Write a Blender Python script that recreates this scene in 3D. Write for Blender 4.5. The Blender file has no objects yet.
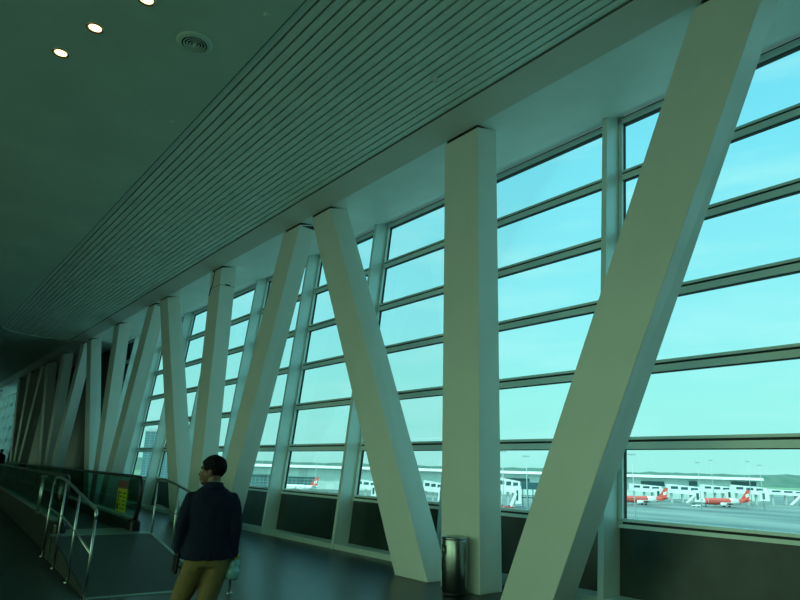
import bpy, bmesh, math, random
from mathutils import Vector, Matrix, noise
random.seed(7)
C = bpy.context.scene.collection
SC = bpy.context.scene

# ------------------------------------------------------------------ camera
EYE = Vector((0, 0, 1.65))
YAW, PIT, ROL, FPX = math.radians(38.014), math.radians(14.836), math.radians(1.6136), 632.96
fw = Vector((math.sin(YAW)*math.cos(PIT), math.cos(YAW)*math.cos(PIT), math.sin(PIT)))
r0 = Vector((math.cos(YAW), -math.sin(YAW), 0)); u0 = r0.cross(fw)
rr = r0*math.cos(ROL) + u0*math.sin(ROL); uu = -r0*math.sin(ROL) + u0*math.cos(ROL)
cam = bpy.data.cameras.new('camera'); camo = bpy.data.objects.new('camera', cam); C.objects.link(camo)
M3 = Matrix((rr, uu, -fw)).transposed()
camo.matrix_world = Matrix.Translation(EYE) @ M3.to_4x4()
cam.sensor_width = 36; cam.lens = FPX/800*36; cam.clip_start = .05; cam.clip_end = 8000
SC.camera = camo

# ------------------------------------------------------------------ view, world, sun
vs = SC.view_settings
vs.view_transform = 'Standard'; vs.look = 'None'; vs.gamma = 1; vs.use_curve_mapping = False; vs.exposure = 0
SC.cycles.max_bounces = 10; SC.cycles.diffuse_bounces = 5; SC.cycles.transparent_max_bounces = 16
W = bpy.data.worlds.new('sky'); SC.world = W; W.use_nodes = True
nt = W.node_tree; nt.nodes.clear()
def wn(t, **k):
    n = nt.nodes.new(t)
    for a, b in k.items(): setattr(n, a, b)
    return n
wo = wn('ShaderNodeOutputWorld'); bg = wn('ShaderNodeBackground'); bg.inputs[1].default_value = 1.09
tc = wn('ShaderNodeTexCoord'); sep = wn('ShaderNodeSeparateXYZ'); nt.links.new(tc.outputs['Generated'], sep.inputs[0])
rp = wn('ShaderNodeValToRGB'); nt.links.new(sep.outputs['Z'], rp.inputs[0])
el = rp.color_ramp.elements
el[0].position = 0.0; el[0].color = (.50, .86, .80, 1)
el[1].position = 1.0; el[1].color = (.12, .50, .80, 1)
for pos, c in ((.10, (.46, .90, .86)), (.22, (.40, .86, .93)), (.45, (.28, .77, .94)), (.7, (.16, .60, .88))):
    e = el.new(pos); e.color = (*c, 1)
mp = wn('ShaderNodeMapping'); mp.inputs['Scale'].default_value = (1.6, 1.6, 9); mp.inputs['Rotation'].default_value = (.05, .12, .3)
nz = wn('ShaderNodeTexNoise'); nz.inputs['Scale'].default_value = 2.2; nz.inputs['Detail'].default_value = 7; nz.inputs['Roughness'].default_value = .55
nt.links.new(tc.outputs['Generated'], mp.inputs[0]); nt.links.new(mp.outputs[0], nz.inputs[0])
cr = wn('ShaderNodeValToRGB'); cr.color_ramp.elements[0].position = .47; cr.color_ramp.elements[1].position = .78
nt.links.new(nz.outputs[0], cr.inputs[0])
mlt = wn('ShaderNodeMath', operation='MULTIPLY'); mlt.inputs[1].default_value = .7; nt.links.new(cr.outputs[0], mlt.inputs[0])
mx = wn('ShaderNodeMixRGB'); mx.inputs[2].default_value = (.62, .95, .95, 1)
nt.links.new(mlt.outputs[0], mx.inputs[0]); nt.links.new(rp.outputs[0], mx.inputs[1])
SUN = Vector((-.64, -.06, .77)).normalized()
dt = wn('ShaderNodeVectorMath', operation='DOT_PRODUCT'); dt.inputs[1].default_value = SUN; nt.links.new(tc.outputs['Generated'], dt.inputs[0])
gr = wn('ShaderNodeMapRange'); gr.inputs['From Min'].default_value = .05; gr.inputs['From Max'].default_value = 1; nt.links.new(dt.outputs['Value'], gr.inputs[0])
gm = wn('ShaderNodeMixRGB', blend_type='ADD'); gm.inputs[2].default_value = (.92, 1.14, .86, 1)  # greenish glow added to the out-of-view sky to brighten the hall
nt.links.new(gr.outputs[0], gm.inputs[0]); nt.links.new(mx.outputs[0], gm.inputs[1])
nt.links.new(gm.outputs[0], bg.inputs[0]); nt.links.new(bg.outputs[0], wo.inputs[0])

sl = bpy.data.lights.new('sun', 'SUN'); sl.energy = 2.8; sl.angle = .02; sl.color = (1, .98, .92)
so = bpy.data.objects.new('sun', sl); C.objects.link(so)
so.rotation_euler = (Vector((-.58, -.20, .78))).to_track_quat('Z', 'Y').to_euler()

# ------------------------------------------------------------------ helpers
_m = {}
def mat(name, col, rough=.5, metal=0, var=0, vscale=5, bump=0, bscale=40, emit=None, spec=None, var_col=None, stretch=None):
    if name in _m: return _m[name]
    m = bpy.data.materials.new(name); m.use_nodes = True; t = m.node_tree; b = t.nodes['Principled BSDF']
    b.inputs['Base Color'].default_value = (*col, 1); b.inputs['Roughness'].default_value = rough; b.inputs['Metallic'].default_value = metal
    if spec is not None: b.inputs['Specular IOR Level'].default_value = spec
    tcn = t.nodes.new('ShaderNodeTexCoord'); mpn = t.nodes.new('ShaderNodeMapping'); t.links.new(tcn.outputs['Object'], mpn.inputs[0])
    if stretch: mpn.inputs['Scale'].default_value = stretch
    if var or var_col:
        n = t.nodes.new('ShaderNodeTexNoise'); n.inputs['Scale'].default_value = vscale; n.inputs['Detail'].default_value = 6
        t.links.new(mpn.outputs[0], n.inputs[0])
        r = t.nodes.new('ShaderNodeValToRGB'); r.color_ramp.elements[0].position = .32; r.color_ramp.elements[1].position = .68
        if var_col: a, c = col, var_col
        else: a, c = [x*(1-var) for x in col], [min(1, x*(1+var)) for x in col]
        r.color_ramp.elements[0].color = (*a, 1); r.color_ramp.elements[1].color = (*c, 1)
        t.links.new(n.outputs[0], r.inputs[0]); t.links.new(r.outputs[0], b.inputs['Base Color'])
    if bump:
        n2 = t.nodes.new('ShaderNodeTexNoise'); n2.inputs['Scale'].default_value = bscale; t.links.new(mpn.outputs[0], n2.inputs[0])
        bp = t.nodes.new('ShaderNodeBump'); bp.inputs['Strength'].default_value = bump; bp.inputs['Distance'].default_value = .02
        t.links.new(n2.outputs[0], bp.inputs['Height']); t.links.new(bp.outputs[0], b.inputs['Normal'])
    if emit: b.inputs['Emission Color'].default_value = (*emit[0], 1); b.inputs['Emission Strength'].default_value = emit[1]
    _m[name] = m; return m
def glass(name, tint, gl=.06, rough=0.0):
    m = bpy.data.materials.new(name); m.use_nodes = True; t = m.node_tree; t.nodes.clear()
    o = t.nodes.new('ShaderNodeOutputMaterial'); mixn = t.nodes.new('ShaderNodeMixShader'); tr = t.nodes.new('ShaderNodeBsdfTransparent')
    g = t.nodes.new('ShaderNodeBsdfGlossy'); g.inputs['Roughness'].default_value = rough; tr.inputs[0].default_value = (*tint, 1)
    lw = t.nodes.new('ShaderNodeLayerWeight'); lw.inputs['Blend'].default_value = .25
    mm = t.nodes.new('ShaderNodeMath'); mm.operation = 'MULTIPLY'; mm.inputs[1].default_value = gl*5
    t.links.new(lw.outputs['Fresnel'], mm.inputs[0]); t.links.new(mm.outputs[0], mixn.inputs[0])
    t.links.new(tr.outputs[0], mixn.inputs[1]); t.links.new(g.outputs[0], mixn.inputs[2]); t.links.new(mixn.outputs[0], o.inputs[0])
    return m
def grid_mat(name, c1, c2, sx, sz, mortar=.06, rough=.4, bump=False):
    m = bpy.data.materials.new(name); m.use_nodes = True; t = m.node_tree; b = t.nodes['Principled BSDF']
    tcn = t.nodes.new('ShaderNodeTexCoord'); s = t.nodes.new('ShaderNodeSeparateXYZ'); cb = t.nodes.new('ShaderNodeCombineXYZ')
    t.links.new(tcn.outputs['Object'], s.inputs[0])
    ad = t.nodes.new('ShaderNodeMath'); ad.operation = 'ADD'; t.links.new(s.outputs['X'], ad.inputs[0]); t.links.new(s.outputs['Y'], ad.inputs[1])
    t.links.new(ad.outputs[0], cb.inputs[0]); t.links.new(s.outputs['Z'], cb.inputs[1])
    br = t.nodes.new('ShaderNodeTexBrick'); br.offset = 0; br.squash = 1
    br.inputs['Scale'].default_value = 1; br.inputs['Brick Width'].default_value = sx; br.inputs['Row Height'].default_value = sz
    br.inputs['Mortar Size'].default_value = mortar; br.inputs['Color1'].default_value = (*c1, 1)
    br.inputs['Color2'].default_value = (*[x*.85 for x in c1], 1); br.inputs['Mortar'].default_value = (*c2, 1)
    t.links.new(cb.outputs[0], br.inputs['Vector']); t.links.new(br.outputs[0], b.inputs['Base Color'])
    b.inputs['Roughness'].default_value = rough
    return m

def obj(name, bm, m=None, parent=None, smooth=False):
    me = bpy.data.meshes.new(name); bmesh.ops.recalc_face_normals(bm, faces=bm.faces[:]); bm.to_mesh(me); bm.free()
    o = bpy.data.objects.new(name, me); C.objects.link(o)
    if m: me.materials.append(m)
    if parent: o.parent = parent
    if smooth:
        for p in me.polygons: p.use_smooth = True
    return o
def bevel(o, w=.01, seg=2):
    b = o.modifiers.new('bevel', 'BEVEL'); b.width = w; b.segments = seg; b.limit_method = 'ANGLE'; return o
def empty(name, loc=(0, 0, 0), rz=0):
    o = bpy.data.objects.new(name, None); C.objects.link(o); o.location = loc; o.rotation_euler = (0, 0, rz); o.empty_display_size = .2; return o
def tag(o, label=None, cat=None, group=None, kind=None):
    if label: o['label'] = label
    if cat: o['category'] = cat
    if group: o['group'] = group
    if kind: o['kind'] = kind
    return o
def thing(name, label, cat, loc=(0, 0, 0), rz=0, group=None): return tag(empty(name, loc, rz), label, cat, group)
def struct(name, bm, m, parent=None, smooth=False):
    o = obj(name, bm, m, parent, smooth)
    if not parent: o['kind'] = 'structure'
    return o
def nb(): return bmesh.new()
def box(bm, x0, x1, y0, y1, z0, z1, M=None):
    v = [bm.verts.new((x, y, z)) for x in (x0, x1) for y in (y0, y1) for z in (z0, z1)]
    for f in ((0, 1, 3, 2), (4, 6, 7, 5), (0, 4, 5, 1), (2, 3, 7, 6), (0, 2, 6, 4), (1, 5, 7, 3)): bm.faces.new([v[i] for i in f])
    if M:
        for q in v: q.co = M @ q.co
    return bm
def poly8(bm, pts):   # pts: bottom 4 then top 4 (ccw)
    v = [bm.verts.new(p) for p in pts]
    for f in ((0, 1, 2, 3), (4, 5, 6, 7), (0, 1, 5, 4), (1, 2, 6, 5), (2, 3, 7, 6), (3, 0, 4, 7)): bm.faces.new([v[i] for i in f])
def frame_of(d):
    d = d.normalized(); a = Vector((0, 0, 1)) if abs(d.z) < .9 else Vector((0, 1, 0))
    x = a.cross(d).normalized(); y = d.cross(x); return x, y
def tube(bm, pts, rad, n=12, caps=True, sy=1.0, ref=None):
    pts = [Vector(p) for p in pts]; rad = rad if isinstance(rad, (list, tuple)) else [rad]*len(pts)
    rings = []; x = None
    for i, p in enumerate(pts):
        d = (pts[min(i+1, len(pts)-1)] - pts[max(i-1, 0)]).normalized()
        if x is None:
            x, y = frame_of(d)
            if ref is not None: x = (Vector(ref) - d*d.dot(Vector(ref))).normalized(); y = d.cross(x)
        else: x = (x - d*d.dot(x)).normalized(); y = d.cross(x)
        ra = rad[i]; ra = ra if isinstance(ra, (tuple, list)) else (ra, ra*sy)
        rings.append([bm.verts.new(p + x*math.cos(t)*ra[0] + y*math.sin(t)*ra[1]) for t in [2*math.pi*k/n for k in range(n)]])
    for a, b in zip(rings, rings[1:]):
        for k in range(n): bm.faces.new((a[k], a[(k+1) % n], b[(k+1) % n], b[k]))
    if caps: bm.faces.new(rings[0]); bm.faces.new(rings[-1])
    return bm
def lathe(bm, prof, n=32, c=(0, 0, 0), M=None):
    rings = []; vs_ = []
    for r, z in prof:
        if r < 1e-6: rings.append([bm.verts.new((c[0], c[1], c[2]+z))])
        else: rings.append([bm.verts.new((c[0]+r*math.cos(2*math.pi*k/n), c[1]+r*math.sin(2*math.pi*k/n), c[2]+z)) for k in range(n)])
        vs_ += rings[-1]
    for a, b in zip(rings, rings[1:]):
        if len(a) == 1 and len(b) == 1: continue
        for k in range(n):
            if len(a) == 1: bm.faces.new((a[0], b[k], b[(k+1) % n]))
            elif len(b) == 1: bm.faces.new((a[k], a[(k+1) % n], b[0]))
            else: bm.faces.new((a[k], a[(k+1) % n], b[(k+1) % n], b[k]))
    if M:
        for v in vs_: v.co = M @ v.co
    return bm
def arc(c, r, a0, a1, n, ax, ay):
    return [Vector(c) + Vector(ax)*math.cos(a0+(a1-a0)*i/n)*r + Vector(ay)*math.sin(a0+(a1-a0)*i/n)*r for i in range(n+1)]

# ------------------------------------------------------------------ materials
m_col = mat('column_paint', (.70, .77, .72), .38, var=.03, vscale=1.2, bump=.03, bscale=6)
m_soff = mat('soffit_paint', (.82, .88, .82), .45, var=.04, vscale=1.5)
m_ceil = mat('ceiling_paint', (.58, .76, .64), .6, var=.06, vscale=.8)
m_slat = mat('slat_metal', (.74, .88, .78), .42, metal=.05, var=.05, vscale=2)
m_slot = mat('slot_black', (.012, .02, .016), .9)
m_alu = mat('mullion_aluminium', (.64, .76, .72), .38, metal=.15, var=.03, vscale=3)
m_gask = mat('black_gasket', (.01, .015, .015), .6)
m_floor = mat('granite_floor', (.009, .018, .018), .32, var_col=(.015, .028, .028), vscale=3, bump=.02, bscale=3, spec=.4)
m_dark = mat('spandrel_panel', (.008, .020, .017), .35, var_col=(.022, .042, .034), vscale=2.6, bump=.05, bscale=12)
m_wall = mat('side_wall_paint', (.06, .10, .08), .6, var=.05)
m_steel = mat('brushed_steel', (.36, .40, .38), .27, metal=1, bump=.02, bscale=3, stretch=(60, 60, 1))
m_rail = mat('rail_steel', (.42, .48, .45), .28, metal=1)
m_rub = mat('black_rubber', (.008, .010, .010), .35)
g_win = glass('window_glass', (.80, .98, .96), .03)
g_left = glass('far_side_glass', (.92, .98, .80), .03)
g_bal = glass('balustrade_glass', (.62, .80, .73), .08)

# ------------------------------------------------------------------ setting: hall shell
XC, XG, KG, ZT = 6.706, 7.942, .1078, 7.16
ZC = 7.30; KC = (ZC-1.65)/(ZT-1.65)   # ceiling level
Y0, Y1 = -14, 122
struct('floor', box(nb(), -9.2, XG+.1, Y0, Y1, -.35, 0), m_floor)
XL, XR, YE = 3.05*KC, 6.09*KC, 33.6*KC
bm = nb(); box(bm, -9.2, XL, Y0, Y1, ZC, ZC+.3); box(bm, XL, XR, YE, Y1, ZC, ZC+.3)
# rounded end of the recess
pts = [(XL, YE), (XL, YE-1.7)] + [(XL+1.7*(1-math.cos(t)), YE-1.7+1.7*math.sin(t)) for t in [math.pi/2*i/10 for i in range(1, 11)]]
lo = [bm.verts.new((x, y, ZC)) for x, y in pts]; hi = [bm.verts.new((x, y, ZC+.12)) for x, y in pts]
bm.faces.new(lo); bm.faces.new(hi)
for i in range(len(lo)): j = (i+1) % len(lo); bm.faces.new((lo[i], lo[j], hi[j], hi[i]))
struct('ceiling', bm, m_ceil)
bm = nb(); a = [(XR, ZC), (XC, ZT), (XC, ZC+.3), (XR, ZC+.3)]
lo = [bm.verts.new((x, Y0, z)) for x, z in a]; hi = [bm.verts.new((x, Y1, z)) for x, z in a]
bm.faces.new(lo); bm.faces.new(hi)
for i in range(4): j = (i+1) % 4; bm.faces.new((lo[i], lo[j], hi[j], hi[i]))
struct('trim_1', bm, m_col)['label'] = 'painted ceiling band along the slatted panel'
bm = nb(); a = [(XC, ZT+.02), (8.30, 7.31), (8.75, 7.47), (8.9, 7.6), (XC, 7.6)]
lo = [bm.verts.new((x, Y0, z)) for x, z in a]; hi = [bm.verts.new((x, Y1, z)) for x, z in a]
bm.faces.new(lo); bm.faces.new(hi)
for i in range(5): j = (i+1) % 5; bm.faces.new((lo[i], lo[j], hi[j], hi[i]))
struct('trim_2', bm, m_soff)['label'] = 'sloping soffit between the columns and the window wall'
struct('roof', box(nb(), -9.4, 9.3, Y0-.2, Y1, 7.62, 7.9), m_wall)['kind'] = 'structure'

sp = tag(empty('slatted_ceiling_panel', ((XL+XR)/2, 8, ZC)), 'long grey-green slatted metal ceiling panel running down the hall', 'ceiling panel', kind='structure')
HW = (XR-XL)/2; YEL = YE-8
bm = nb(); per = 2*HW/21
for i in range(21):
    x = -HW+per*i
    ye = YEL if x > -HW+1.7 else YEL-1.7+1.7*math.sqrt(max(0, 1-((1.7-(x+HW+.02))/1.7)**2))
    box(bm, x+.018, x+per-.018, Y0-8, ye, .025, .075)
obj('slats', bm, m_slat, sp)
obj('backing', box(nb(), -HW, HW, Y0-8, YEL, .13, .17), m_slot, sp)
bm = nb(); box(bm, HW-.012, HW, Y0-8, YEL, .004, .13); box(bm, -HW, -HW+.02, Y0-8, YEL-1.7, .004, .17); obj('edge_shade_strip', bm, mat('edge_shade_green', (.10, .14, .11), .7), sp)  # dark strips put shade into the colour of the recess edges
for k, (x, y) in enumerate(((.80, -1.68), (.72, 4.1))):
    obj('sprinkler_cap', lathe(nb(), [(0, -.02), (.045, -.02), (.05, .0), (.05, .03)], 16, (x, y, .0)), m_col, sp, True)

# window wall, bay by bay
TR = [1.012, 2.099, 3.146, 4.218, 5.282, 6.357, 7.42]
def gx(z): return XG + KG*z
def slab(bm, y0, y1, z0, z1, d0, d1):   # a bar following the lean of the glass: d = distance inwards from the glass
    poly8(bm, [(gx(z0)-d1, y0, z0), (gx(z0)-d0, y0, z0), (gx(z0)-d0, y1, z0), (gx(z0)-d1, y1, z0),
               (gx(z1)-d1, y0, z1), (gx(z1)-d0, y0, z1), (gx(z1)-d0, y1, z1), (gx(z1)-d1, y1, z1)])
bays = [5.32+3.2*j for j in range(-6, 9)] + [5.32+3.2*j for j in range(17, 36)]
for n, y in enumerate(bays):
    w = tag(empty('window_%d' % (n+1), (XG, y+1.6, 0)), kind='structure')
    def P(name, bm, m):
        o = obj(name, bm, m, w); o.matrix_parent_inverse = Matrix.Translation((-XG, -y-1.6, 0)); return o
    ya, yb = y, y+3.2
    bm = nb(); slab(bm, ya-.045, ya+.045, 0, 7.45, -.05, .38); P('mullion', bm, m_alu)
    bm = nb(); slab(bm, ya+.05, ya+.09, 1.0, 7.46, -.05, .05); slab(bm, yb-.11, yb-.05, 1.0, 7.46, -.05, .06)
    for i, z in enumerate(TR):
        slab(bm, ya+.05, yb-.05, z-(.11 if i else .065), z-.016, -.05, .06)
        if i < 6: slab(bm, ya+.05, yb-.05, z+.016, z+.055, -.05, .06)
    P('window_frame', bm, m_alu)
    bm = nb()
    for i, z in enumerate(TR):
        slab(bm, ya+.05, yb-.05, z-.016, z+.016, -.05, .045)
        if i: slab(bm, ya+.11, yb-.11, z-.122, z-.110, -.04, .03)
    slab(bm, ya+.09, ya+.10, 1.0, 7.4, -.04, .006); slab(bm, yb-.122, yb-.11, 1.0, 7.4, -.04, .006)
    P('gasket', bm, m_gask)
    bm = nb(); slab(bm, ya+.08, yb-.1, .95, 7.44, -.01, 0); P('pane', bm, g_win)
    bm = nb(); slab(bm, ya+.05, yb-.05, 0, .96, -.06, .02); P('spandrel', bm, m_dark)
    bm = nb(); box(bm, XG-.36, XG, ya+.05, yb-.05, 0, .10); P('plinth', bm, m_alu)
bm = nb(); slab(bm, 34.07, 59.7, 0, 7.5, -.3, 0)
m_tile = grid_mat('dark_wall_tiles', (.012, .028, .022), (.004, .008, .007), 1.6, 1.05, .03)
struct('wall_right', bm, m_tile)
# curved dark cladding that closes the last bays before the solid wall
bm = nb()
def cl(y, z): return (gx(z)+.25, y, z)
pr = [(36.5, 7.5), (31.9, 7.5), (32.3, 7.3), (32.9, 6.7), (33.3, 5.9), (33.5, 5.0), (33.7, 3.6), (33.8, 2.6), (36.5, 2.6)]
lo = [bm.verts.new(cl(*q)) for q in pr]; hi = [bm.verts.new((cl(*q)[0]+.2, q[0], q[1])) for q in pr]
bm.faces.new(lo); bm.faces.new(hi)
for i in range(len(lo)): j = (i+1) % len(lo); bm.faces.new((lo[i], lo[j], hi[j], hi[i]))
struct('trim_3', bm, m_dark)['label'] = 'dark curved cladding edge outside the far windows'
# left side of the hall (outside the frame, its windows light the room)
bm = nb(); box(bm, -9.2, -9, Y0, Y1, 0, .3); box(bm, -9.2, -9, Y0, Y1, 6.9, 7.2)
box(bm, -9.2, -9, 19, 64, .3, 6.9)  # unseen solid stretch, added to keep daylight off the far columns
y = Y0
while y < Y1: box(bm, -9.2, -8.9, y, y+.2, .3, 6.9); y += 3.2
struct('wall_left', bm, m_wall)
struct('window_left', box(nb(), -9.12, -9.1, Y0, Y1, .3, 6.9), g_left)
struct('wall_back', box(nb(), -9.2, 9.2, Y0-.2, Y0, 0, 7.3), m_wall)
bm = nb(); box(bm, -9.2, 9.2, Y1, Y1+.2, 0, 7.6); struct('wall_far', bm, m_wall)

# ------------------------------------------------------------------ columns
CW, CD = .80, .445
def column(yb, yt, label, CW=.80, WT=None):
    WT = WT or CW
    o = thing('leaning_column' if abs(yb-yt) > .5 else 'upright_column', label, 'column', (XC, yb, 0))
    h = ZT-.0; s = yt-yb; bm = nb(); w = CW/2
    zt2 = ZT-.045
    def at(z): return s*z/ZT
    poly8(bm, [(0, -w, 0), (CD, -w, 0), (CD, w, 0), (0, w, 0),
               (0, at(zt2)-WT/2, zt2), (CD, at(zt2)-WT/2, ZT+.07), (CD, at(zt2)+WT/2, ZT+.07), (0, at(zt2)+WT/2, zt2)])
    bevel(obj('shaft', bm, m_col, o), .012, 2)
    bm = nb(); box(bm, .03, CD-.03, at(ZT)-w+.03, at(ZT)+w-.03, ZT-.06, ZT+.06); obj('shadow_gap', bm, m_gask, o)
    return o
cols = [
 (-4.6, -7.9, 'white column leaning back behind the viewer'), (-3.4, -3.4, 'upright white column behind the viewer'), (-2.3, 1.2, 'white column leaning forward beside the viewer'),
 (5.86, 2.51, 'huge white column nearest on the right, leaning right and running out of the top of the picture', .81, .90),
 (7.03, 7.03, 'upright white column standing behind the steel litter bin'),
 (8.12, 11.58, 'white column leaning left, immediately left of the steel litter bin'),
 (15.75, 12.87, 'white column leaning right whose head nearly meets the left-leaning column near the bin'),
 (17.4, 17.4, 'nearly upright white column rising right behind the walking man, with a dark cable at its head'),
 (18.5, 22.05, 'white column leaning left, just left of the walking man and the upright column with a cable'),
 (26.55, 23.35, 'white column leaning right that passes behind the yellow sign end of the moving walkway'),
 (27.85, 27.85, 'narrow upright white column in front of the curved window end'),
 (28.75, 32.6, 'pale narrow column leaning left, at the edge of the dark stretch of wall'),
 (37.0, 33.8, 'dim column leaning right, its head meeting the pale narrow column at the dark stretch'),
 (38.3, 38.3, 'very dim upright column in the dark stretch, closest to the lit ones'),
 (39.3, 42.8, 'very dim column leaning left in the dark stretch'),
 (47.4, 44.2, 'dark column leaning right deep in the dark stretch'),
 (48.7, 48.7, 'dark upright column deep in the dark stretch'),
 (49.7, 53.2, 'dark column leaning left deep in the dark stretch'),
]
for c in cols[3:]: column(*c)
for b, t in ((68.2, 65.0), (69.5, 69.5), (70.5, 74.0)):
    column(b, t, 'tiny pale far column in the daylight at the left edge of the picture')['group'] = 'columns in the far daylight'
# cable and joint on the upright column with a cable
o = bpy.data.objects['upright_column.001'] if 'upright_column.001' in bpy.data.objects else None
if o:
    bm = nb(); tube(bm, [(-.012, .08, 7.1), (-.02, .10, 6.9), (-.014, .16, 6.7), (-.02, .25, 6.52), (-.014, .36, 6.4)], .012, 6); obj('cable', bm, m_rub, o)
    bm = nb(); box(bm, -.004, CD+.004, -CW/2-.004, CW/2+.004, 6.60, 6.612); box(bm, .15, .3, -CW/2-.006, -CW/2, 6.60, 6.65); obj('joint', bm, m_dark, o)

# ------------------------------------------------------------------ ceiling fittings
m_lamp = mat('lamp_glow', (1, .8, .5), .5, emit=((1, .72, .38), 3.2))
m_ref = mat('lamp_reflector', (.8, .6, .35), .25, metal=.8)
for (x, y), lab, pw in zip(((1.18, 8.22), (.94, 9.11), (1.54, 7.23)),
        ('round recessed ceiling downlight, brightest and middle of the row of three', 'round recessed ceiling downlight, furthest and leftmost of the row of three', 'round recessed ceiling downlight, nearest, cut by the top edge of the picture'), (1, .5, .6)):
    t = thing('recessed_downlight', lab, 'ceiling light', (x*KC, y*KC, ZC), 0)
    obj('trim_ring', lathe(nb(), [(.083, .02), (.085, -.006), (.11, -.010), (.118, -.004), (.118, .0)], 32), m_ref, t, True)
    obj('lamp', lathe(nb(), [(0, -.012), (.04, -.010), (.07, -.004), (.08, .0)], 24), m_lamp, t, True)
    l = bpy.data.lights.new('downlight_spot', 'SPOT'); l.energy = 14*pw; l.spot_size = 1.9; l.spot_blend = .6; l.color = (1, .8, .55); l.shadow_soft_size = .08
    lo_ = bpy.data.objects.new('bulb', l); C.objects.link(lo_); lo_.parent = t; lo_.location = (0, 0, -.05)
t = thing('round_air_diffuser', 'round ceiling air diffuser of concentric dark rings', 'air vent', (2.31*KC, 7.65*KC, ZC))
obj('flange', lathe(nb(), [(.17, -.03), (.19, -.035), (.24, -.02), (.25, 0)], 48), m_ceil, t, True)
obj('throat', lathe(nb(), [(0, -.002), (.175, -.002), (.175, -.02)], 48), m_slot, t, True)
for r in (.15, .11, .07): obj('cone_ring', lathe(nb(), [(r-.018, -.010), (r-.012, -.035), (r, -.04), (r+.002, -.034)], 40), m_ceil, t, True)
obj('hub', lathe(nb(), [(0, -.045), (.02, -.043), (.03, -.02)], 24), m_ceil, t, True)
for (x, y), lab in zip(((2.81, 6.5), (2.80, 9.93), (2.77, 13.36)), ('small round smoke detector cap beside the slatted panel, nearest the diffuser', 'small round ceiling cap beside the slatted panel, second along', 'small round ceiling cap beside the slatted panel, third and furthest')):
    tag(obj('ceiling_sensor', lathe(nb(), [(0, -.022), (.03, -.022), (.045, -.01), (.05, 0)], 24, (0, 0, 0)), m_ceil, None, True), lab, 'ceiling sensor').location = (x*KC, y*KC, ZC)

# ------------------------------------------------------------------ moving walkway and ramp
AW = math.atan(.064); WO = (2.23, 8.93, 0)
WM = Matrix.Translation(WO) @ Matrix.Rotation(-AW, 4, 'Z')
RH = .38; RL = 3.45
m_ramp = mat('ramp_mat', (.009, .020, .020), .45, var_col=(.016, .032, .031), vscale=2)
m_edge = mat('ramp_edge_metal', (.22, .34, .31), .3, metal=.5)
m_plate = mat('landing_plate_metal', (.16, .25, .23), .38, metal=.5)
t = thing('access_ramp', 'dark sloping ramp with pale metal edges leading up to the walkway', 'ramp', WO, -AW)
bm = nb(); poly8(bm, [(.03, .0, 0), (1.57, 0, 0), (1.57, RL, 0), (.03, RL, 0), (.03, .0, .012), (1.57, 0, .012), (1.57, RL, RH), (.03, RL, RH)]); obj('ramp_surface', bm, m_ramp, t)
bm = nb(); poly8(bm, [(.0, -.07, 0), (1.60, -.07, 0), (1.60, .0, 0), (.0, .0, 0), (.0, -.07, .008), (1.60, -.07, .008), (1.60, .0, .016), (.0, 0, .016)]); obj('threshold_strip', bm, m_edge, t)
bm = nb(); poly8(bm, [(1.57, 0, 0), (1.62, 0, 0), (1.62, RL, 0), (1.57, RL, 0), (1.57, 0, .02), (1.62, 0, .02), (1.62, RL, RH+.01), (1.57, RL, RH+.01)]); obj('side_edging', bm, m_edge, t)
bm = nb(); poly8(bm, [(.0, 0, 0), (.03, 0, 0), (.03, RL, 0), (.0, RL, 0), (.0, 0, .018), (.03, 0, .018), (.03, RL, RH+.005), (.0, RL, RH+.005)]); obj('side_edging', bm, m_slot, t)

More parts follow.
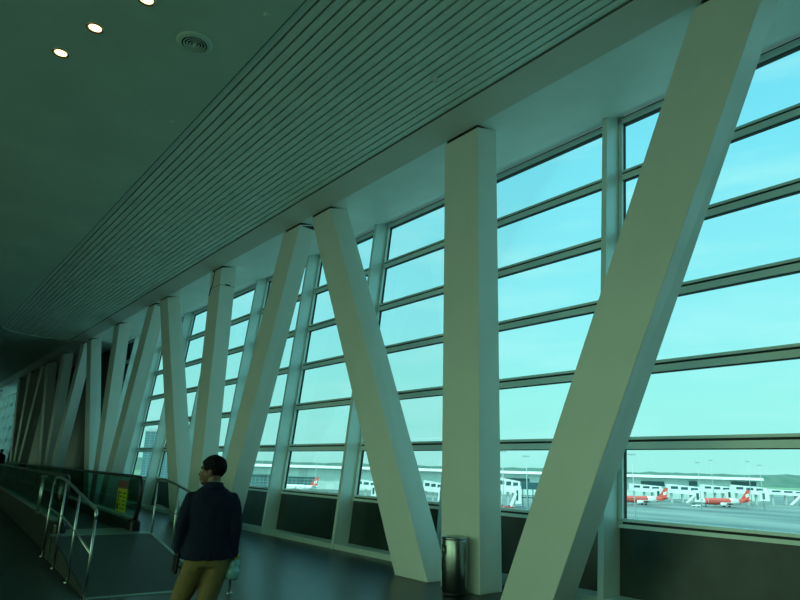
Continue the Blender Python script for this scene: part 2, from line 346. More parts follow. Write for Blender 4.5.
WL = 62.0
t = thing('moving_walkway', 'raised moving walkway with tinted glass sides and black handrails', 'moving walkway', WO, -AW)
bm = nb(); box(bm, .0, 1.62, RL, RL+.42, 0, RH+.004); box(bm, .25, 1.37, RL+.42, RL+1.2, 0, RH+.002); obj('landing_plate', bm, m_plate, t)
bm = nb(); box(bm, -.012, 0, RL-.02, RL+.43, 0, RH); obj('side_cladding', bm, m_slot, t)
bm = nb(); box(bm, .26, 1.36, RL+1.2, WL, .1, RH-.02)
m_tread = mat('tread_dark', (.012, .018, .018), .5)
obj('tread', bm, m_tread, t)
def balustrade(u, v0, side):
    zt = 1.34; zb = .60
    # skirt and cladding
    bm = nb(); box(bm, u-.10, u+.10, v0+.25, WL, 0, zb-.04); bevel(obj('cladding', bm, mat('walkway_cladding', (.010, .016, .014), .5, spec=.3), t), .02)
    bm = nb(); box(bm, u-.09, u+.09, v0+.32, WL, zb-.04, zb); obj('deck_cover', bm, m_plate, t)
    # rounded newel end glass + handrail
    R1 = .24
    prof = [(v0+R1*(1-math.sin(a)) , zt-R1+R1*math.cos(a)) for a in [math.pi/2*i/8 for i in range(9)]]
    hand = [Vector((u, WL, zt))] + [Vector((u, v, z)) for v, z in prof] + [Vector((u, v0+.02, .95)), Vector((u, v0+.08, .75)), Vector((u, v0+.16, .62)), Vector((u, v0+.26, .52))]
    g = nb(); vv = [(WL, zt-.03), (WL, zb-.02)] + [(v0+.34, zb-.02)] + [(p.y+.03, p.z) for p in reversed(hand[1:-2])]
    a_ = [g.verts.new((u-.006, y, z-.02)) for y, z in vv]; b_ = [g.verts.new((u+.006, y, z-.02)) for y, z in vv]
    g.faces.new(a_); g.faces.new(b_)
    for i in range(len(a_)): j = (i+1) % len(a_); g.faces.new((a_[i], a_[j], b_[j], b_[i]))
    obj('glass_panel', g, g_bal, t)
    bm = nb(); tube(bm, hand, [(.032, .042)]*len(hand), 10, ref=(0, 0, 1)); obj('handrail', bm, m_rub, t, True)
    bm = nb(); box(bm, u-.10, u+.10, v0+.10, v0+.42, 0, .56); bevel(obj('newel_box', bm, m_rub, t), .06, 4)
    for v in [v0+5+9*k for k in range(6)]:
        bm = nb(); box(bm, u-.008, u+.008, v-.006, v+.006, zb, zt-.05); obj('glass_joint', bm, m_rub, t)
balustrade(.17, 3.85, -1); balustrade(1.45, 3.95, 1)
# warning sign on the far balustrade glass
sg = thing('safety_sign', 'yellow safety notice with dark heading on the walkway glass', 'sign', (0, 0, 0), 0)
sg.matrix_world = WM @ Matrix.Translation((1.435, 5.42, .62))
sg.location = sg.matrix_world.to_translation(); sg.rotation_euler = (0, 0, -AW)
m_yel = mat('sign_yellow', (.46, .46, .02), .5); m_brn = mat('sign_heading', (.16, .055, .04), .5); m_ink = mat('sign_ink', (.03, .05, .01), .6)
bm = nb(); box(bm, -.006, 0, -.44, .44, 0, .46); obj('yellow_panel', bm, m_yel, sg)
bm = nb(); box(bm, -.006, 0, -.44, .44, .46, .62); obj('heading_panel', bm, m_brn, sg)
bm = nb()
for k in range(5):
    box(bm, -.009, -.006, -.36, -.08-.06*(k % 2), .06+.075*k, .085+.075*k)
    box(bm, -.009, -.006, .0+.05*(k % 3), .1+.03*k, .06+.075*k, .085+.075*k)
box(bm, -.009, -.006, .2, .38, .04, .16); box(bm, -.009, -.006, .24, .34, .18, .40)
obj('printed_lines', bm, m_ink, sg)

# glass fence posts by the near side
t = thing('glass_fence_post', 'pair of slim steel posts clamping the near walkway glass', 'post', tuple(WM @ Vector((.0, 5.9, 0))), -AW)
for v in (-.12, .12):
    bm = nb(); tube(bm, [(0, v, .56), (0, v, 1.30)], .016, 10); obj('post', bm, m_rail, t, True)
    for z in (1.26, .58): bm = nb(); box(bm, -.03, .06, v-.035, v+.035, z, z+.05); obj('clamp', bm, m_rail, t)

def railing(label, u, top, mid, posts, dz):
    t = thing('ramp_handrail', label, 'handrail', tuple(WM @ Vector((u, 0, 0))), -AW)
    bm = nb(); tube(bm, [(0, v, z) for v, z in top], .021, 12); obj('top_rail', bm, m_rail, t, True)
    bm = nb(); tube(bm, [(0, v, z) for v, z in mid], .014, 10); obj('mid_rail', bm, m_rail, t, True)
    for v, zt in posts:
        zb = dz(v)
        bm = nb(); tube(bm, [(0, v, zb), (0, v, zt)], .016, 12); p = obj('post', bm, m_rail, t, True)
        bm = nb(); lathe(bm, [(0, .014), (.035, .014), (.045, .004), (.045, 0)], 20, (0, v, zb)); obj('foot_flange', bm, m_rail, p, True)
def zl(v): return 1.055 + .088*max(0, min(v, 3.0))
near_top = [(3.95, 1.20), (4.0, 1.27), (3.9, 1.315), (3.6, 1.33), (3.2, 1.33), (2.7, 1.305), (1.9, 1.235), (1.26, 1.17), (.5, 1.095), (.0, 1.045), (-.08, 1.03), (-.115, .99), (-.12, .93)]
railing('steel ramp handrail nearest the camera, left of the dark ramp', -.02, near_top,
        [(4.12, .80), (2.66, .77), (1.26, .68), (-.12, .53)], [(4.12, 1.22), (2.66, 1.29), (1.26, 1.155), (-.12, .96)], lambda v: 0.0)
far_top = [(3.74, 1.27), (3.72, 1.31), (3.6, 1.325), (3.2, 1.33), (2.36, 1.25), (1.4, 1.14), (.5, 1.04), (-.3, .97), (-.38, .94), (-.4, .88)]
railing('steel ramp handrail behind the walking man, right of the ramp', 1.675, far_top,
        [(3.74, .86), (3.3, .86), (2.36, .80), (1.37, .70), (-.4, .50)], [(3.74, 1.29), (2.36, 1.24), (.98, 1.08), (-.4, .93)], lambda v: 0.0)

# ------------------------------------------------------------------ litter bin
t = thing('litter_bin', 'round stainless steel litter bin standing at the upright column', 'bin', (6.45, 6.86, 0))
R_ = .178
obj('body', lathe(nb(), [(0, .035), (R_-.01, .035), (R_, .045), (R_, .70), (R_-.006, .712)], 48), m_steel, t, True)
obj('base_ring', lathe(nb(), [(0, 0), (R_-.015, 0), (R_-.01, .035), (0, .036)], 40), m_rub, t, True)
obj('dome_lid', lathe(nb(), [(R_-.006, .712), (R_+.002, .716), (R_+.002, .735), (R_-.03, .752), (.09, .757), (0, .758)], 48), m_steel, t, True)
def wrap(bm, a0, a1, z0, z1, r, th=.004):
    n = 8; A = [math.radians(a0+(a1-a0)*i/n) for i in range(n+1)]
    for i in range(n):
        q = [(r*math.cos(a), r*math.sin(a)) for a in (A[i], A[i+1])]; q2 = [((r+th)*math.cos(a), (r+th)*math.sin(a)) for a in (A[i], A[i+1])]
        poly8(bm, [(*q[0], z0), (*q2[0], z0), (*q2[1], z0), (*q[1], z0), (*q[0], z1), (*q2[0], z1), (*q2[1], z1), (*q[1], z1)])
m_lab = mat('bin_label_green', (.01, .05, .025), .5); m_wht = mat('label_white', (.5, .6, .5), .5)
bm = nb(); wrap(bm, 140, 188, .52, .64, R_-.001); obj('label', bm, m_lab, t)
bm = nb(); wrap(bm, 166, 172, .56, .60, R_+.002, .003); obj('label_mark', bm, m_wht, t)
bm = nb(); wrap(bm, 137, 160, .30, .48, R_-.001, .002); obj('opening', bm, m_slot, t)
bm = nb(); wrap(bm, 140, 220, .305, .310, R_-.001, .002); obj('seam', bm, m_slot, t)

# ------------------------------------------------------------------ people
m_hair = mat('black_hair', (.003, .003, .003), .7, bump=.4, bscale=120, spec=.15)
m_eyew = mat('eye_white', (.4, .4, .36), .3)
def ring_loft(bm, rings, n=24, pw=2.3):   # rings: (cx, cy, z, rx, ry)
    rs = []
    for cx, cy, z, rx, ry in rings:
        L = []
        for k in range(n):
            a = 2*math.pi*k/n; c, s = math.cos(a), math.sin(a)
            L.append(bm.verts.new((cx+rx*math.copysign(abs(c)**(2/pw), c), cy+ry*math.copysign(abs(s)**(2/pw), s), z)))
        rs.append(L)
    for a, b in zip(rs, rs[1:]):
        for k in range(n): bm.faces.new((a[k], a[(k+1) % n], b[(k+1) % n], b[k]))
    bm.faces.new(rs[0]); bm.faces.new(rs[-1])
def union(o, vox, smooth_it=4, disp=0, dscale=.1):
    r = o.modifiers.new('remesh', 'REMESH'); r.mode = 'VOXEL'; r.voxel_size = vox; r.use_smooth_shade = True
    s = o.modifiers.new('smooth', 'SMOOTH'); s.iterations = smooth_it; s.factor = .5
    if disp:
        tx = bpy.data.textures.new('folds', 'CLOUDS'); tx.noise_scale = dscale
        d = o.modifiers.new('folds', 'DISPLACE'); d.texture = tx; d.strength = disp; d.mid_level = .5; d.texture_coords = 'LOCAL'
def head_parts(bm, HM):
    # skull, jaw, nose, lips, ears : local head frame, faces +Y, centre at ear height
    def ell(c, r, seg=20):
        g = bmesh.ops.create_uvsphere(bm, u_segments=seg, v_segments=14, radius=1)
        for v in g['verts']: v.co = HM @ Vector((c[0]+v.co.x*r[0], c[1]+v.co.y*r[1], c[2]+v.co.z*r[2]))
    ell((0, -.01, .035), (.074, .094, .088)); ell((0, .022, -.02), (.060, .070, .082)); ell((0, .064, -.080), (.032, .028, .024))
    ell((0, .072, .030), (.042, .020, .014)); ell((.035, .060, -.020), (.02, .02, .025)); ell((-.035, .060, -.020), (.02, .02, .025))
    ell((0, .092, -.048), (.022, .010, .007)); ell((0, .090, -.060), (.018, .010, .008))
    q = []; tube(bm, [HM @ Vector(p_) for p_ in ((0, .082, .020), (0, .094, -.004), (0, .102, -.020), (0, .090, -.030))], [.008, .010, .012, .009], 10)
    for s in (-1, 1): ell((s*.074, -.005, -.005), (.010, .020, .032), 12)
def hand(bm, wrist, d, side, palmn, curl, s=1.0):
    """palm and five fingers; d = direction of the fingers, side = towards the thumb, palmn = the way the palm faces"""
    d, side, palmn = [Vector(q).normalized() for q in (d, side, palmn)]; w = Vector(wrist)
    pc = w + d*.045
    tube(bm, [w-d*.02, w+d*.01, w+d*.05, w+d*.088], [(.026*s, .020*s), (.030*s, .018*s), (.040*s, .016*s), (.038*s, .013*s)], 12, ref=side)
    for i, (off, L) in enumerate(((.030, .072), (.010, .080), (-.010, .075), (-.029, .060))):
        p = w + d*.082 + side*off; a = 0; pts = [p-d*.015, p]; cd = d
        for sg_, fr in enumerate((.45, .32, .23)):
            a += curl*(.8, 1.1, .8)[sg_]; cd = d*math.cos(a)+palmn*math.sin(a); p = p + cd*L*fr; pts.append(p)
        tube(bm, pts, [.0095, .009, .0085, .0078, .006], 8)
    p = w + d*.025 + side*.026; pts = [p-side*.01]; a = 0
    for L, a in ((.035, .6), (.030, .3), (.024, .0)):
        cd = (side*math.sin(a+.2) + d*math.cos(a) + palmn*.5*curl).normalized(); p = p + cd*L; pts.append(p)
    tube(bm, pts, [.013, .012, .010, .007], 8)

def person(name, label, loc, rz, skin, jacket, trouser, head_yaw, pose):
    t = thing(name, label, 'person', loc, rz)
    m_skin = mat(name+'_skin', skin, .5); m_j = mat(name+'_jacket', jacket, .85, var=.12, vscale=14, bump=.15, bscale=160, spec=.2)
    m_t = mat(name+'_trousers', trouser, .8, var=.10, vscale=10, bump=.12, bscale=160); m_shoe = mat('dark_shoes', (.012, .01, .008), .35); m_shirt = mat('pale_shirt', (.32, .34, .32), .7)
    HM = Matrix.Translation((-.022, .03, 1.574)) @ Matrix.Rotation(head_yaw, 4, 'Z') @ Matrix.Rotation(math.radians(-3), 4, 'X')
    Lh, Rh = pose['lw'], pose['rw']; Le, Re = pose['le'], pose['re']; Ls, Rs = (-.158, -.01, 1.365), (.150, -.01, 1.365)
    # body
    bm = nb(); head_parts(bm, HM)
    tube(bm, [(0, -.015, 1.40), (0, .0, 1.47), (0, .018, 1.55)], [.062, .054, .054], 16)
    ring_loft(bm, [(0, 0, .86, .13, .085), (0, 0, 1.0, .12, .08), (0, 0, 1.2, .13, .085), (0, -.01, 1.36, .13, .08), (0, -.015, 1.43, .07, .055)])
    for s_, e_, w_ in ((Ls, Le, Lh), (Rs, Re, Rh)):
        tube(bm, [s_, e_, w_], [.042, .034, .024], 12)
    for sgn, K, A in ((-1, pose['lk'], pose['la']), (1, pose['rk'], pose['ra'])):
        tube(bm, [(sgn*.09, 0, .90), K, A], [.07, .045, .034], 12)
        tube(bm, [A, Vector(A)+Vector((0, .06, -.03)), Vector(A)+Vector((0, .14, -.045))], [.034, .032, .022], 10)
    hand(bm, Lh, pose['ld'], (0, 1, .1), (1, 0, 0), .55); hand(bm, Rh, pose['rd'], (-.2, 1, .1), (-1, 0, 0), .75)
    b = obj('body', bm, m_skin, t, True); union(b, .0055, 3)
    # hair
    bm = nb()
    g = bmesh.ops.create_uvsphere(bm, u_segments=32, v_segments=20, radius=1)
    for v in g['verts']:
        c = v.co.copy(); q = Vector((c.x*.088, -.018+c.y*.106, .040+c.z*.098))
        if q.y > .052 and q.z < .070: q.y = .052+(q.y-.052)*.35          # forehead
        if q.z < -.02: q.z = -.02+(q.z+.02)*(.95 if q.y < -.02 else .0)  # nape and sideburns
        if q.z < .02 and q.y > -.02: q = Vector((q.x*.86, q.y*.8, max(q.z, .0)))
        q += q.normalized()*.006*noise.noise(q*45)
        v.co = HM @ q
    h = obj('hair', bm, m_hair, t, True); union(h, .006, 2)
    for sx in (-1, 1):
        bm = nb(); tube(bm, [HM @ Vector((sx*.016, .084, .036)), HM @ Vector((sx*.034, .079, .042)), HM @ Vector((sx*.052, .066, .036))], [.003, .005, .003], 6); obj('eyebrow', bm, m_hair, t, True)
        bm = nb(); g = bmesh.ops.create_uvsphere(bm, u_segments=12, v_segments=8, radius=.011)
        for v in g['verts']: v.co = HM @ (v.co + Vector((sx*.031, .074, .012)))
        obj('eye', bm, m_eyew, t, True)
    # shirt collar
    bm = nb(); tube(bm, [(0, -.014, 1.425), (0, -.004, 1.468), (0, .002, 1.49)], [.075, .066, .062], 24); obj('shirt_collar', bm, m_shirt, t, True)
    # jacket: torso and sleeves one garment
    bm = nb()
    ring_loft(bm, [(0, 0, .905, .205, .135), (0, 0, .94, .205, .136), (0, .0, 1.02, .190, .130), (0, -.002, 1.12, .168, .122), (0, -.006, 1.25, .176, .122), (0, -.010, 1.34, .186, .116),
                   (0, -.012, 1.39, .172, .106), (0, -.012, 1.432, .125, .088), (0, -.010, 1.455, .09, .074), (0, -.006, 1.475, .074, .066)], 32, 2.4)
    for s_, e_, w_ in ((Ls, Le, Lh), (Rs, Re, Rh)):
        s_, e_, w_ = Vector(s_), Vector(e_), Vector(w_); sx = -1 if s_.x < 0 else 1
        tube(bm, [s_+Vector((-sx*.05, 0, .012)), s_+Vector((sx*.005, 0, .0)), s_+Vector((sx*.02, 0, -.05)), (s_+e_)/2+Vector((sx*.012, 0, 0)), e_, (e_+w_)/2, w_+(e_-w_)*.02],
             [.050, .060, .060, .054, .049, .044, .038], 16)
    j = obj('jacket', bm, m_j, t, True); union(j, .009, 4, .014, .09)
    bm = nb(); tube(bm, [(0, -.016, 1.432), (0, -.010, 1.468), (0, -.008, 1.486), (0, -.008, 1.478)], [.094, .080, .074, .066], 24); c_ = obj('jacket_collar', bm, m_j, t, True)
    bm = nb(); tube(bm, [(0, -.150, .90), (0, -.148, .98), (0, -.139, 1.06)], .003, 6); tube(bm, [(0, -.139, 1.06), (0, -.133, 1.25), (0, -.124, 1.40)], .0015, 6); obj('back_vent', bm, mat('seam_dark', (.002, .002, .004), .9), t)
    # trousers
    bm = nb(); ring_loft(bm, [(0, 0, .85, .165, .118), (0, 0, .90, .175, .122), (0, 0, .97, .165, .112), (0, 0, 1.0, .15, .1)], 28, 2.3)
    for sgn, K, A in ((-1, pose['lk'], pose['la']), (1, pose['rk'], pose['ra'])):
        K, A = Vector(K), Vector(A); H_ = Vector((sgn*.086, 0, .86))
        tube(bm, [H_+Vector((0, 0, .05)), H_, H_.lerp(K, .5), K, K.lerp(A, .5), A+Vector((0, -.005, -.02))], [(.088, .105), (.094, .11), (.084, .092), (.068, .072), (.062, .064), (.060, .062)], 18, ref=(1, 0, 0))
    tr = obj('trousers', bm, m_t, t, True); union(tr, .010, 3, .016, .07)
    for A in (pose['la'], pose['ra']):
        A = Vector(A); bm = nb()
        tube(bm, [(A.x, A.y-.05, .045), (A.x, A.y-.02, .05), (A.x, A.y+.06, .045), (A.x, A.y+.14, .036), (A.x, A.y+.20, .028)], [(.034, .038), (.04, .048), (.046, .042), (.048, .034), (.026, .022)], 16, ref=(1, 0, 0)); s_ = obj('shoe', bm, m_shoe, t, True)
        bm = nb(); box(bm, A.x-.042, A.x+.042, A.y-.075, A.y+.205, 0, .016); bevel(obj('sole', bm, m_rub, s_), .008)
    return t
PX, PY, PR = 2.175, 5.20, math.radians(-19)
pose = dict(le=(-.216, -.03, 1.15), lw=(-.222, .03, .955), re=(.200, -.05, 1.15), rw=(.206, -.01, .915), ld=(-.05, .15, -1), rd=(-.1, .1, -1),
            lk=(-.195, .12, .50), la=(-.20, -.02, .09), rk=(.0, .0, .47), ra=(.0, -.10, .08))
person('walking_man', 'man in navy jacket and khaki trousers seen from behind, head turned left', (PX, PY, 0), PR,
       (.13, .065, .035), (.006, .011, .028), (.16, .115, .035), math.radians(72), pose)
PMt = Matrix.Translation((PX, PY, 0)) @ Matrix.Rotation(PR, 4, 'Z')
def at_person(name, label, cat, p, tilt=(0, 0, 0)):
    t = thing(name, label, cat, tuple(PMt @ Vector(p))); t.rotation_euler = (tilt[0], tilt[1], PR+tilt[2]); return t
t = at_person('water_bottle', 'pale blue plastic bottle with yellow-green cap held in his right hand', 'bottle', (.195, .0, .75), (0, math.radians(12), 0))
t.scale = (1.35, 1.35, 1.05)
m_bot = mat('bottle_plastic', (.18, .42, .42), .2); m_cap = mat('bottle_cap', (.30, .36, .03), .45)
obj('bottle_body', lathe(nb(), [(0, .0), (.034, .002), (.045, .014), (.046, .06), (.043, .075), (.035, .088), (.034, .100), (.034, .115), (.032, .135), (.018, .148), (.016, .155)], 28), m_bot, t, True)
obj('cap', lathe(nb(), [(.018, .150), (.022, .152), (.022, .180), (.018, .186), (0, .187)], 20), m_cap, t, True)
t = at_person('phone_pouch', 'black phone case held low in his left hand', 'phone', (-.236, .02, .80), (.1, .05, .3))
bm = nb(); box(bm, -.012, .012, -.042, .042, 0, .15); bevel(obj('case', bm, m_rub, t), .008, 3)
bm = nb(); box(bm, -.015, -.0115, -.034, .034, .02, .13); obj('screen', bm, mat('phone_screen', (.02, .025, .025), .1), t)

q = WM @ Vector((.82, 34.5, RH))
pose2 = dict(pose); pose2.update(lk=(-.09, .02, .48), la=(-.10, -.02, .09), rk=(.09, .05, .47), ra=(.10, .06, .08))
person('distant_passenger', 'dark silhouette of a passenger far along the walkway, at the left edge', (q.x, q.y, RH-.02), math.radians(160),
       (.05, .03, .02), (.006, .007, .008), (.008, .008, .01), math.radians(-10), pose2)

# ------------------------------------------------------------------ airfield
GZ = -21.0
fh = Vector((math.sin(YAW), math.cos(YAW), 0)); rh = Vector((math.cos(YAW), -math.sin(YAW), 0))
def lat(px): # lateral metres per metre of depth, for a pixel column near the horizon
    d = fw*FPX + rr*(px-400) - uu*(476-300); return d.dot(rh)/d.dot(fh)
def far(px, Z, z=GZ): p = EYE + (fh + rh*lat(px))*Z; return (p.x, p.y, z)
def mz(py, Z, px=650): # height of a pixel row at depth Z
    hor = 453.2+(px+116)*38/1348.6; return 1.65+(hor-py)*Z/655
RZ = -YAW
m_apron = mat('wet_concrete_apron', (.07, .11, .11), .5, var_col=(.26, .31, .28), vscale=.035, stretch=(1, .25, 1))
m_grass = mat('airfield_grass', (.16, .28, .17), .9, var=.25, vscale=.01)
m_tree = mat('forest_green', (.07, .15, .12), .95, var_col=(.11, .20, .16), vscale=.03)
m_white = mat('white_cladding', (.80, .82, .80), .5)
m_pale = grid_mat('hazy_pale_facade', (.62, .76, .74), (.48, .64, .62), 9, 6, .25)  # facade colour lightened to stand for distance haze
m_pglz = grid_mat('dark_glazing_grid', (.05, .14, .15), (.2, .32, .32), 4, 3, .25)
m_red = mat('hazy_airliner_red', (.74, .10, .08), .35); m_tyre = mat('tyre_black', (.01, .01, .01), .8)  # distance haze is mixed into the red as a lighter tone
m_dgl = mat('dark_window_band', (.03, .10, .12), .2); m_grey = mat('light_grey_metal', (.45, .52, .52), .5)
def gplane(name, a, b, m, z, x0=-1500, x1=4200):
    bm = nb(); v = [bm.verts.new(EYE + rh*x + fh*y + Vector((0, 0, z-1.65))) for x, y in ((x0, a), (x1, a), (x1, b), (x0, b))]; bm.faces.new(v)
    lo_ = [bm.verts.new(q.co - Vector((0, 0, 1))) for q in v]; bm.faces.new(lo_)
    for i in range(4): bm.faces.new((v[i], v[(i+1) % 4], lo_[(i+1) % 4], lo_[i]))
    return struct(name, bm, m)
gplane('ground', -300, 900, m_apron, GZ); gplane('grass_field', 900, 5000, m_grass, GZ+.0)
# forest belt
bm = nb(); N = 220; zs = []
rows = []
for r_ in range(4):
    row = []
    for i in range(N+1):
        x = -2600+5600*i/N; y = 1680+70*r_
        z = (GZ-2, 4, 9, 7)[r_] + (6*noise.noise(Vector((x*.004, r_, 0))) + 5*noise.noise(Vector((x*.05, r_*3, 2))) if r_ else 0)
        p = EYE+rh*x+fh*y; row.append(bm.verts.new((p.x, p.y, z)))
    rows.append(row)
back = [bm.verts.new(Vector((v.co.x, v.co.y, GZ-2))+fh*60) for v in rows[-1]]; rows.append(back)
for a, b in zip(rows, rows[1:]):
    for i in range(N): bm.faces.new((a[i], a[i+1], b[i+1], b[i]))
tag(obj('forest', bm, m_tree), 'hazy green belt of forest along the horizon behind the airfield', 'forest', kind='stuff')

# long pier terminal
Zp = 650
P0, P1 = lat(238)*Zp, lat(768)*Zp; Lp = P1-P0
pr_ = thing('pier_terminal', 'long pale airport pier with white roof edge beyond the aircraft', 'terminal building', tuple(EYE+rh*P0+fh*Zp+Vector((0, 0, GZ-1.65))), RZ)
top = mz(474.6, Zp, 640)-GZ
bm = nb(); box(bm, 0, Lp-8, 4, 44, 0, top-3); obj('facade', bm, m_pale, pr_)
bm = nb(); secs = 10
ro = [(Lp+7*math.cos(a)-8, 22+26*math.sin(a)) for a in [-math.pi/2+math.pi*i/12 for i in range(13)]]
pl = [(-20, -4), ] + [(x, y) for x, y in ro] + [(-20, 48)]
lo_ = [bm.verts.new((x, y, top-2.4)) for x, y in pl]; hi_ = [bm.verts.new((x, y+(1.5 if y < 20 else -1.5), top)) for x, y in pl]
bm.faces.new(lo_); bm.faces.new(hi_)
for i in range(len(pl)): j = (i+1) % len(pl); bm.faces.new((lo_[i], lo_[j], hi_[j], hi_[i]))
obj('roof', bm, m_white, pr_)
for a, b, y0, y1 in ((642, 665, 481, 485.5), (690, 698, 481, 485.5), (732.5, 757, 481.5, 485.5), (287, 317, 476.5, 485), (240, 283, 474, 487), (505, 530, 478, 482)):
    xa, xb = lat(a)*Zp-P0, lat(b)*Zp-P0; mid = (a+b)/2
    z0, z1 = mz(y1, Zp, mid)-GZ, mz(y0, Zp, mid)-GZ
    bm = nb(); box(bm, xa, xb, 3, 4.2, z0, z1); obj('glazed_bay', bm, m_pglz if a < 290 else m_dgl, pr_)

# hotel blocks
for px0, px1, pt, lab in ((140, 158, 431, 'tall blue-grey striped block left of the walking man, seen through the far windows'), (159, 184, 449, 'lower blue-grey striped block beside the taller one')):
    Z = 900; xa, xb = lat(px0)*Z, lat(px1)*Z; w = xb-xa; h = mz(pt, Z, px0)-GZ
    t = thing('hotel_block', lab, 'building', tuple(EYE+rh*xa+fh*Z+Vector((0, 0, GZ-1.65))), RZ)
    m_h = grid_mat('striped_facade_%d' % px0, (.05, .14, .17), (.15, .27, .29), 7, 3.4, .55)
    bm = nb(); box(bm, 0, w, 0, 26, 0, h); obj('tower', bm, m_h, t)
    bm = nb(); box(bm, w*.1, w*.9, 3, 23, h, h+3); box(bm, -.6, w+.6, -.6, 26.6, h-1, h); obj('roof_slab', bm, m_grey, t)

# airliners
def airliner(label, px, Z, hdg, group=None, fus=m_red, tail=m_red):
    t = thing('airliner', label, 'aircraft', far(px, Z), RZ+hdg, group); t.scale = (1.1, 1.1, 1.12)
    R1 = 2.2; zc = 3.6
    prof = [(-18.8, .1, 3.2), (-18.3, .75, 3.3), (-17.2, 1.25, 3.45), (-15.5, 1.75, 3.55), (-13, R1, zc), (6, R1, zc), (10, 1.9, 3.8), (14, 1.2, 4.3), (17.5, .6, 4.8), (18.8, .2, 5.0)]
    bm = nb(); tube(bm, [(x, 0, z) for x, r, z in prof], [r for x, r, z in prof], 24); obj('fuselage', bm, fus, t, True)
    bm = nb(); tube(bm, [(-18.85, 0, 3.2), (-18.3, 0, 3.3), (-17.2, 0, 3.45), (-15.5, 0, 3.55), (-12.2, 0, 3.6)], [.15, .80, 1.3, 1.8, 2.23], 24); obj('nose_section', bm, m_white, t, True)
    bm = nb(); tube(bm, [(3.5, 0, 3.6), (6, 0, 3.6), (9.5, 0, 3.8)], [2.23, 2.23, 1.96], 24); obj('rear_stripe', bm, m_white, t, True)
    bm = nb(); box(bm, -17.0, -15.6, -1.55, 1.55, 4.2, 4.75); obj('cockpit_window', bm, m_dgl, t)
    for s in (-1, 1):
        bm = nb(); poly8(bm, [(-4, s*1.5, 2.5), (3.5, s*1.5, 2.5), (7.2, s*17, 3.5), (5.6, s*17, 3.5), (-4, s*1.5, 3.1), (3.5, s*1.5, 2.9), (7.2, s*17, 3.65), (5.6, s*17, 3.7)]); w = obj('wing', bm, m_grey, t)
        bm = nb(); tube(bm, [(-5.6, s*5.7, 1.9), (-5.2, s*5.7, 1.9), (-3.4, s*5.7, 1.9), (-1.2, s*5.7, 2.0)], [.95, 1.12, 1.05, .6], 20); obj('engine', bm, m_white, t, True)
        bm = nb(); poly8(bm, [(13.2, s*.5, 4.9), (16.8, s*.5, 4.9), (18.6, s*6.2, 5.4), (17.2, s*6.2, 5.4), (13.2, s*.5, 5.15), (16.8, s*.5, 5.05), (18.6, s*6.2, 5.5), (17.2, s*6.2, 5.5)]); obj('tailplane', bm, fus, t)
        bm = nb(); tube(bm, [(7.4, s*17, 3.6), (7.9, s*17.3, 5.6)], [.5, .12], 6); obj('winglet', bm, tail, t)
        for y_ in (s*3.6, s*4.0):
            bm = nb(); tube(bm, [(1.2, y_-.2, .58), (1.2, y_+.2, .58)], .58, 14); obj('main_wheel', bm, m_tyre, t, True)
        bm = nb(); tube(bm, [(1.2, s*3.8, .6), (1.2, s*3.4, 2.6)], .16, 8); obj('gear_leg', bm, m_grey, t)
    bm = nb(); poly8(bm, [(11.2, -.22, 4.9), (17.4, -.22, 5.0), (17.4, .22, 5.0), (11.2, .22, 4.9), (16.6, -.1, 11.8), (19.0, -.1, 11.8), (19.0, .1, 11.8), (16.6, .1, 11.8)]); f = obj('tail_fin', bm, tail, t)
    bm = nb(); poly8(bm, [(15.2, -.26, 6.6), (17.4, -.26, 7.2), (17.4, .26, 7.2), (15.2, .26, 6.6), (15.4, -.22, 8.6), (17.8, -.22, 9.4), (17.8, .22, 9.4), (15.4, .22, 8.6)]); obj('fin_emblem', bm, m_white, f)
    bm = nb(); tube(bm, [(-13.6, 0, 2.0), (-13.6, 0, .5)], .12, 8); tube(bm, [(-13.6, -.35, .42), (-13.6, .35, .42)], .42, 12); obj('nose_gear', bm, m_tyre, t)
    bm = nb()
    box(bm, -12.0, 6.3, -2.2, 2.2, 4.0, 4.25)
    o = obj('window_row', bm, m_dgl, t); return t
airliner('red and white airliner parked at the left edge of the right-hand window', 640.5, 515, 0)
airliner('red and white airliner parked right of the other red one, beside white boarding bridges', 722, 515, 0)
airliner('white airliner with red tail in front of the pier, left of the leaning column', 296, 560, math.radians(-14), fus=m_white)

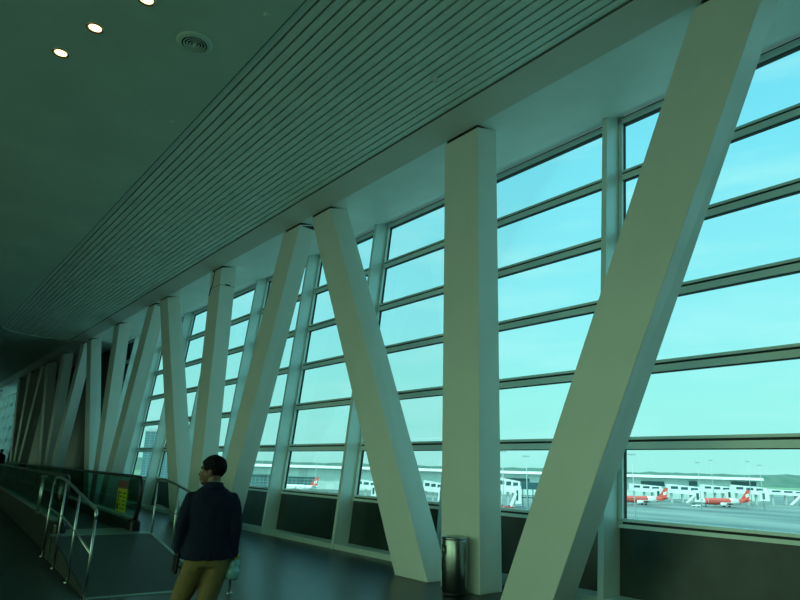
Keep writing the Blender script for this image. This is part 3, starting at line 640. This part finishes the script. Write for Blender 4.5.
# boarding bridges and gate houses
def bridge(label, x0, x1, y0, y1, Z, cat='boarding bridge', legs=True, stairs=False, dark=.35):
    mid = (x0+x1)/2; xa, xb = lat(x0)*Z, lat(x1)*Z; w = xb-xa; z1 = mz(y0, Z, mid)-GZ; z0 = max(.0, mz(y1, Z, mid)-GZ)
    t = thing('boarding_bridge' if cat == 'boarding bridge' else 'gate_house', label, cat, tuple(EYE+rh*xa+fh*Z+Vector((0, 0, GZ-1.65))), RZ)
    hh = z1-z0; zf = z0+hh*.42
    bm = nb(); poly8(bm, [(0, 0, zf+hh*.10), (w, 0, zf), (w, 7, zf), (0, 7, zf+hh*.10), (0, 0, z1), (w, 0, z1-hh*.14), (w, 7, z1-hh*.14), (0, 7, z1)]); obj('tunnel', bm, m_white, t)
    bm = nb(); n = 3
    for k in range(n): a = w*(.06+.31*k); box(bm, a, a+w*.22, -.15, 0, zf+hh*(.32-.03*k), zf+hh*(.46-.03*k))
    obj('window_band', bm, m_dgl, t)
    bm = nb(); box(bm, w*.72, w, -3, 3, z0+hh*.08, z1-hh*.30); obj('rotunda', bm, m_white, t)
    bm = nb(); box(bm, w*.78, w*.86, -3.2, -3, z0+hh*.2, z0+hh*.55); obj('doorway', bm, m_dgl, t)
    for k in (.08, .42, .68):
        bm = nb(); box(bm, w*k, w*k+1.3, 2, 4, 0, zf+hh*.1); obj('support_leg', bm, m_grey, t)
    if stairs:
        bm = nb(); a = w*.45; poly8(bm, [(a, -4, .2), (a+1.5, -4, .2), (a+1.5, -1.5, .2), (a, -1.5, .2), (w*.7, -4, zf), (w*.7+1.5, -4, zf), (w*.7+1.5, -1.5, zf), (w*.7, -1.5, zf)]); obj('stair', bm, m_white, t)
    return t
Zb = 590
bridge('white boarding bridge behind the left red airliner', 631, 661, 483.5, 498, Zb)
bridge('white boarding bridge between the two red airliners', 668, 700, 484, 502, Zb-20, stairs=True)
bridge('white boarding bridge above the nose of the right red airliner', 702, 731, 484.5, 499, Zb)
bridge('white boarding bridge at the tail of the right red airliner', 733, 765, 485, 501, Zb-20)
bridge('low boarding bridge furthest right beyond the airliners', 768, 806, 489, 500, Zb, stairs=True)
bridge('large white gate house right of the upright column near the bin', 498, 520, 477, 504, 430, stairs=True)
bridge('white gate house seen left of the upright column near the bin', 424, 444, 480, 501, 450)
bridge('white boarding bridge seen right of the slim window post, left of the leaning column', 356, 378, 479, 496, 480)
t = thing('service_gantry', 'dark teal steel gantry right of the large white gate house', 'gantry', far(522, 440), RZ)
for k in range(4):
    bm = nb(); box(bm, k*3.4, k*3.4+.5, 0, .5, 0, 11.5); obj('gantry_post', bm, m_dgl, t)
bm = nb(); box(bm, -.5, 11.5, 0, 4, 11, 15.5); box(bm, -.5, 11.5, -.4, 4.2, 5.4, 6.0); obj('gantry_deck', bm, m_dgl, t)
# ground vehicles
m_ylw = mat('marking_yellow', (.55, .5, .12), .7)
def vehicle(label, px, Z, L, H_, m):
    t = thing('service_vehicle', label, 'vehicle', far(px, Z), RZ)
    bm = nb(); box(bm, 0, L, 0, 2.2, .5, H_*.6); bevel(obj('chassis', bm, m, t), .1)
    bm = nb(); box(bm, L*.05, L*.38, .1, 2.1, H_*.6, H_); bevel(obj('cab', bm, m_dgl, t), .1)
    for x in (L*.2, L*.8):
        for y in (0, 2.0): bm = nb(); tube(bm, [(x, y-.1, .45), (x, y+.3, .45)], .45, 12); obj('wheel', bm, m_tyre, t, True)
vehicle('small red service vehicle at the foot of the large white gate house', 501, 415, 4.2, 2.2, m_red)
vehicle('second red service vehicle beside the first, nearer the gantry', 507.5, 412, 3.6, 2.0, m_red)
vehicle('white ground vehicle between the nose of the right airliner and the stairs', 690, 500, 6, 2.6, m_white)
# light masts
for px, py, Z, lab in ((633, 455, 300, 'tall slim apron light mast at the left edge of the right-hand window'), (698.7, 463, 470, 'apron light mast above the gap between the two red airliners'),
        (712, 460.7, 552, 'apron light mast behind the right red airliner'), (749, 462, 548, 'apron light mast above the tail of the right red airliner'), (760.6, 465.6, 480, 'apron light mast rightmost, at the end of the pier roof'),
        (526.7, 456.7, 330, 'apron light mast right of the upright column near the bin'), (503, 451.7, 300, 'apron light mast close against the upright column near the bin'),
        (316, 450, 420, 'apron light mast above the white airliner with the red tail')):
    h = mz(py, Z, px)-GZ
    t = thing('light_mast', lab, 'light mast', far(px, Z), RZ)
    bm = nb(); tube(bm, [(0, 0, 0), (0, 0, h)], [.28, .12], 8); obj('mast', bm, m_grey, t, True)
    bm = nb(); box(bm, -1.9, 1.9, -.3, .3, h-.3, h); [box(bm, -1.8+k*1.2, -1.1+k*1.2, -.5, .5, h, h+.5) for k in range(3)]; obj('lamp_head', bm, m_grey, t)
# taxi line
bm = nb(); a = Vector(far(762, 290)); b = Vector(far(830, 270)); d = (b-a).normalized(); n_ = Vector((-d.y, d.x, 0))*.8
v = [bm.verts.new(q + Vector((0, 0, .03))) for q in (a-n_, b-n_, b+n_, a+n_)]; bm.faces.new(v)
struct('apron_marking', bm, m_ylw)
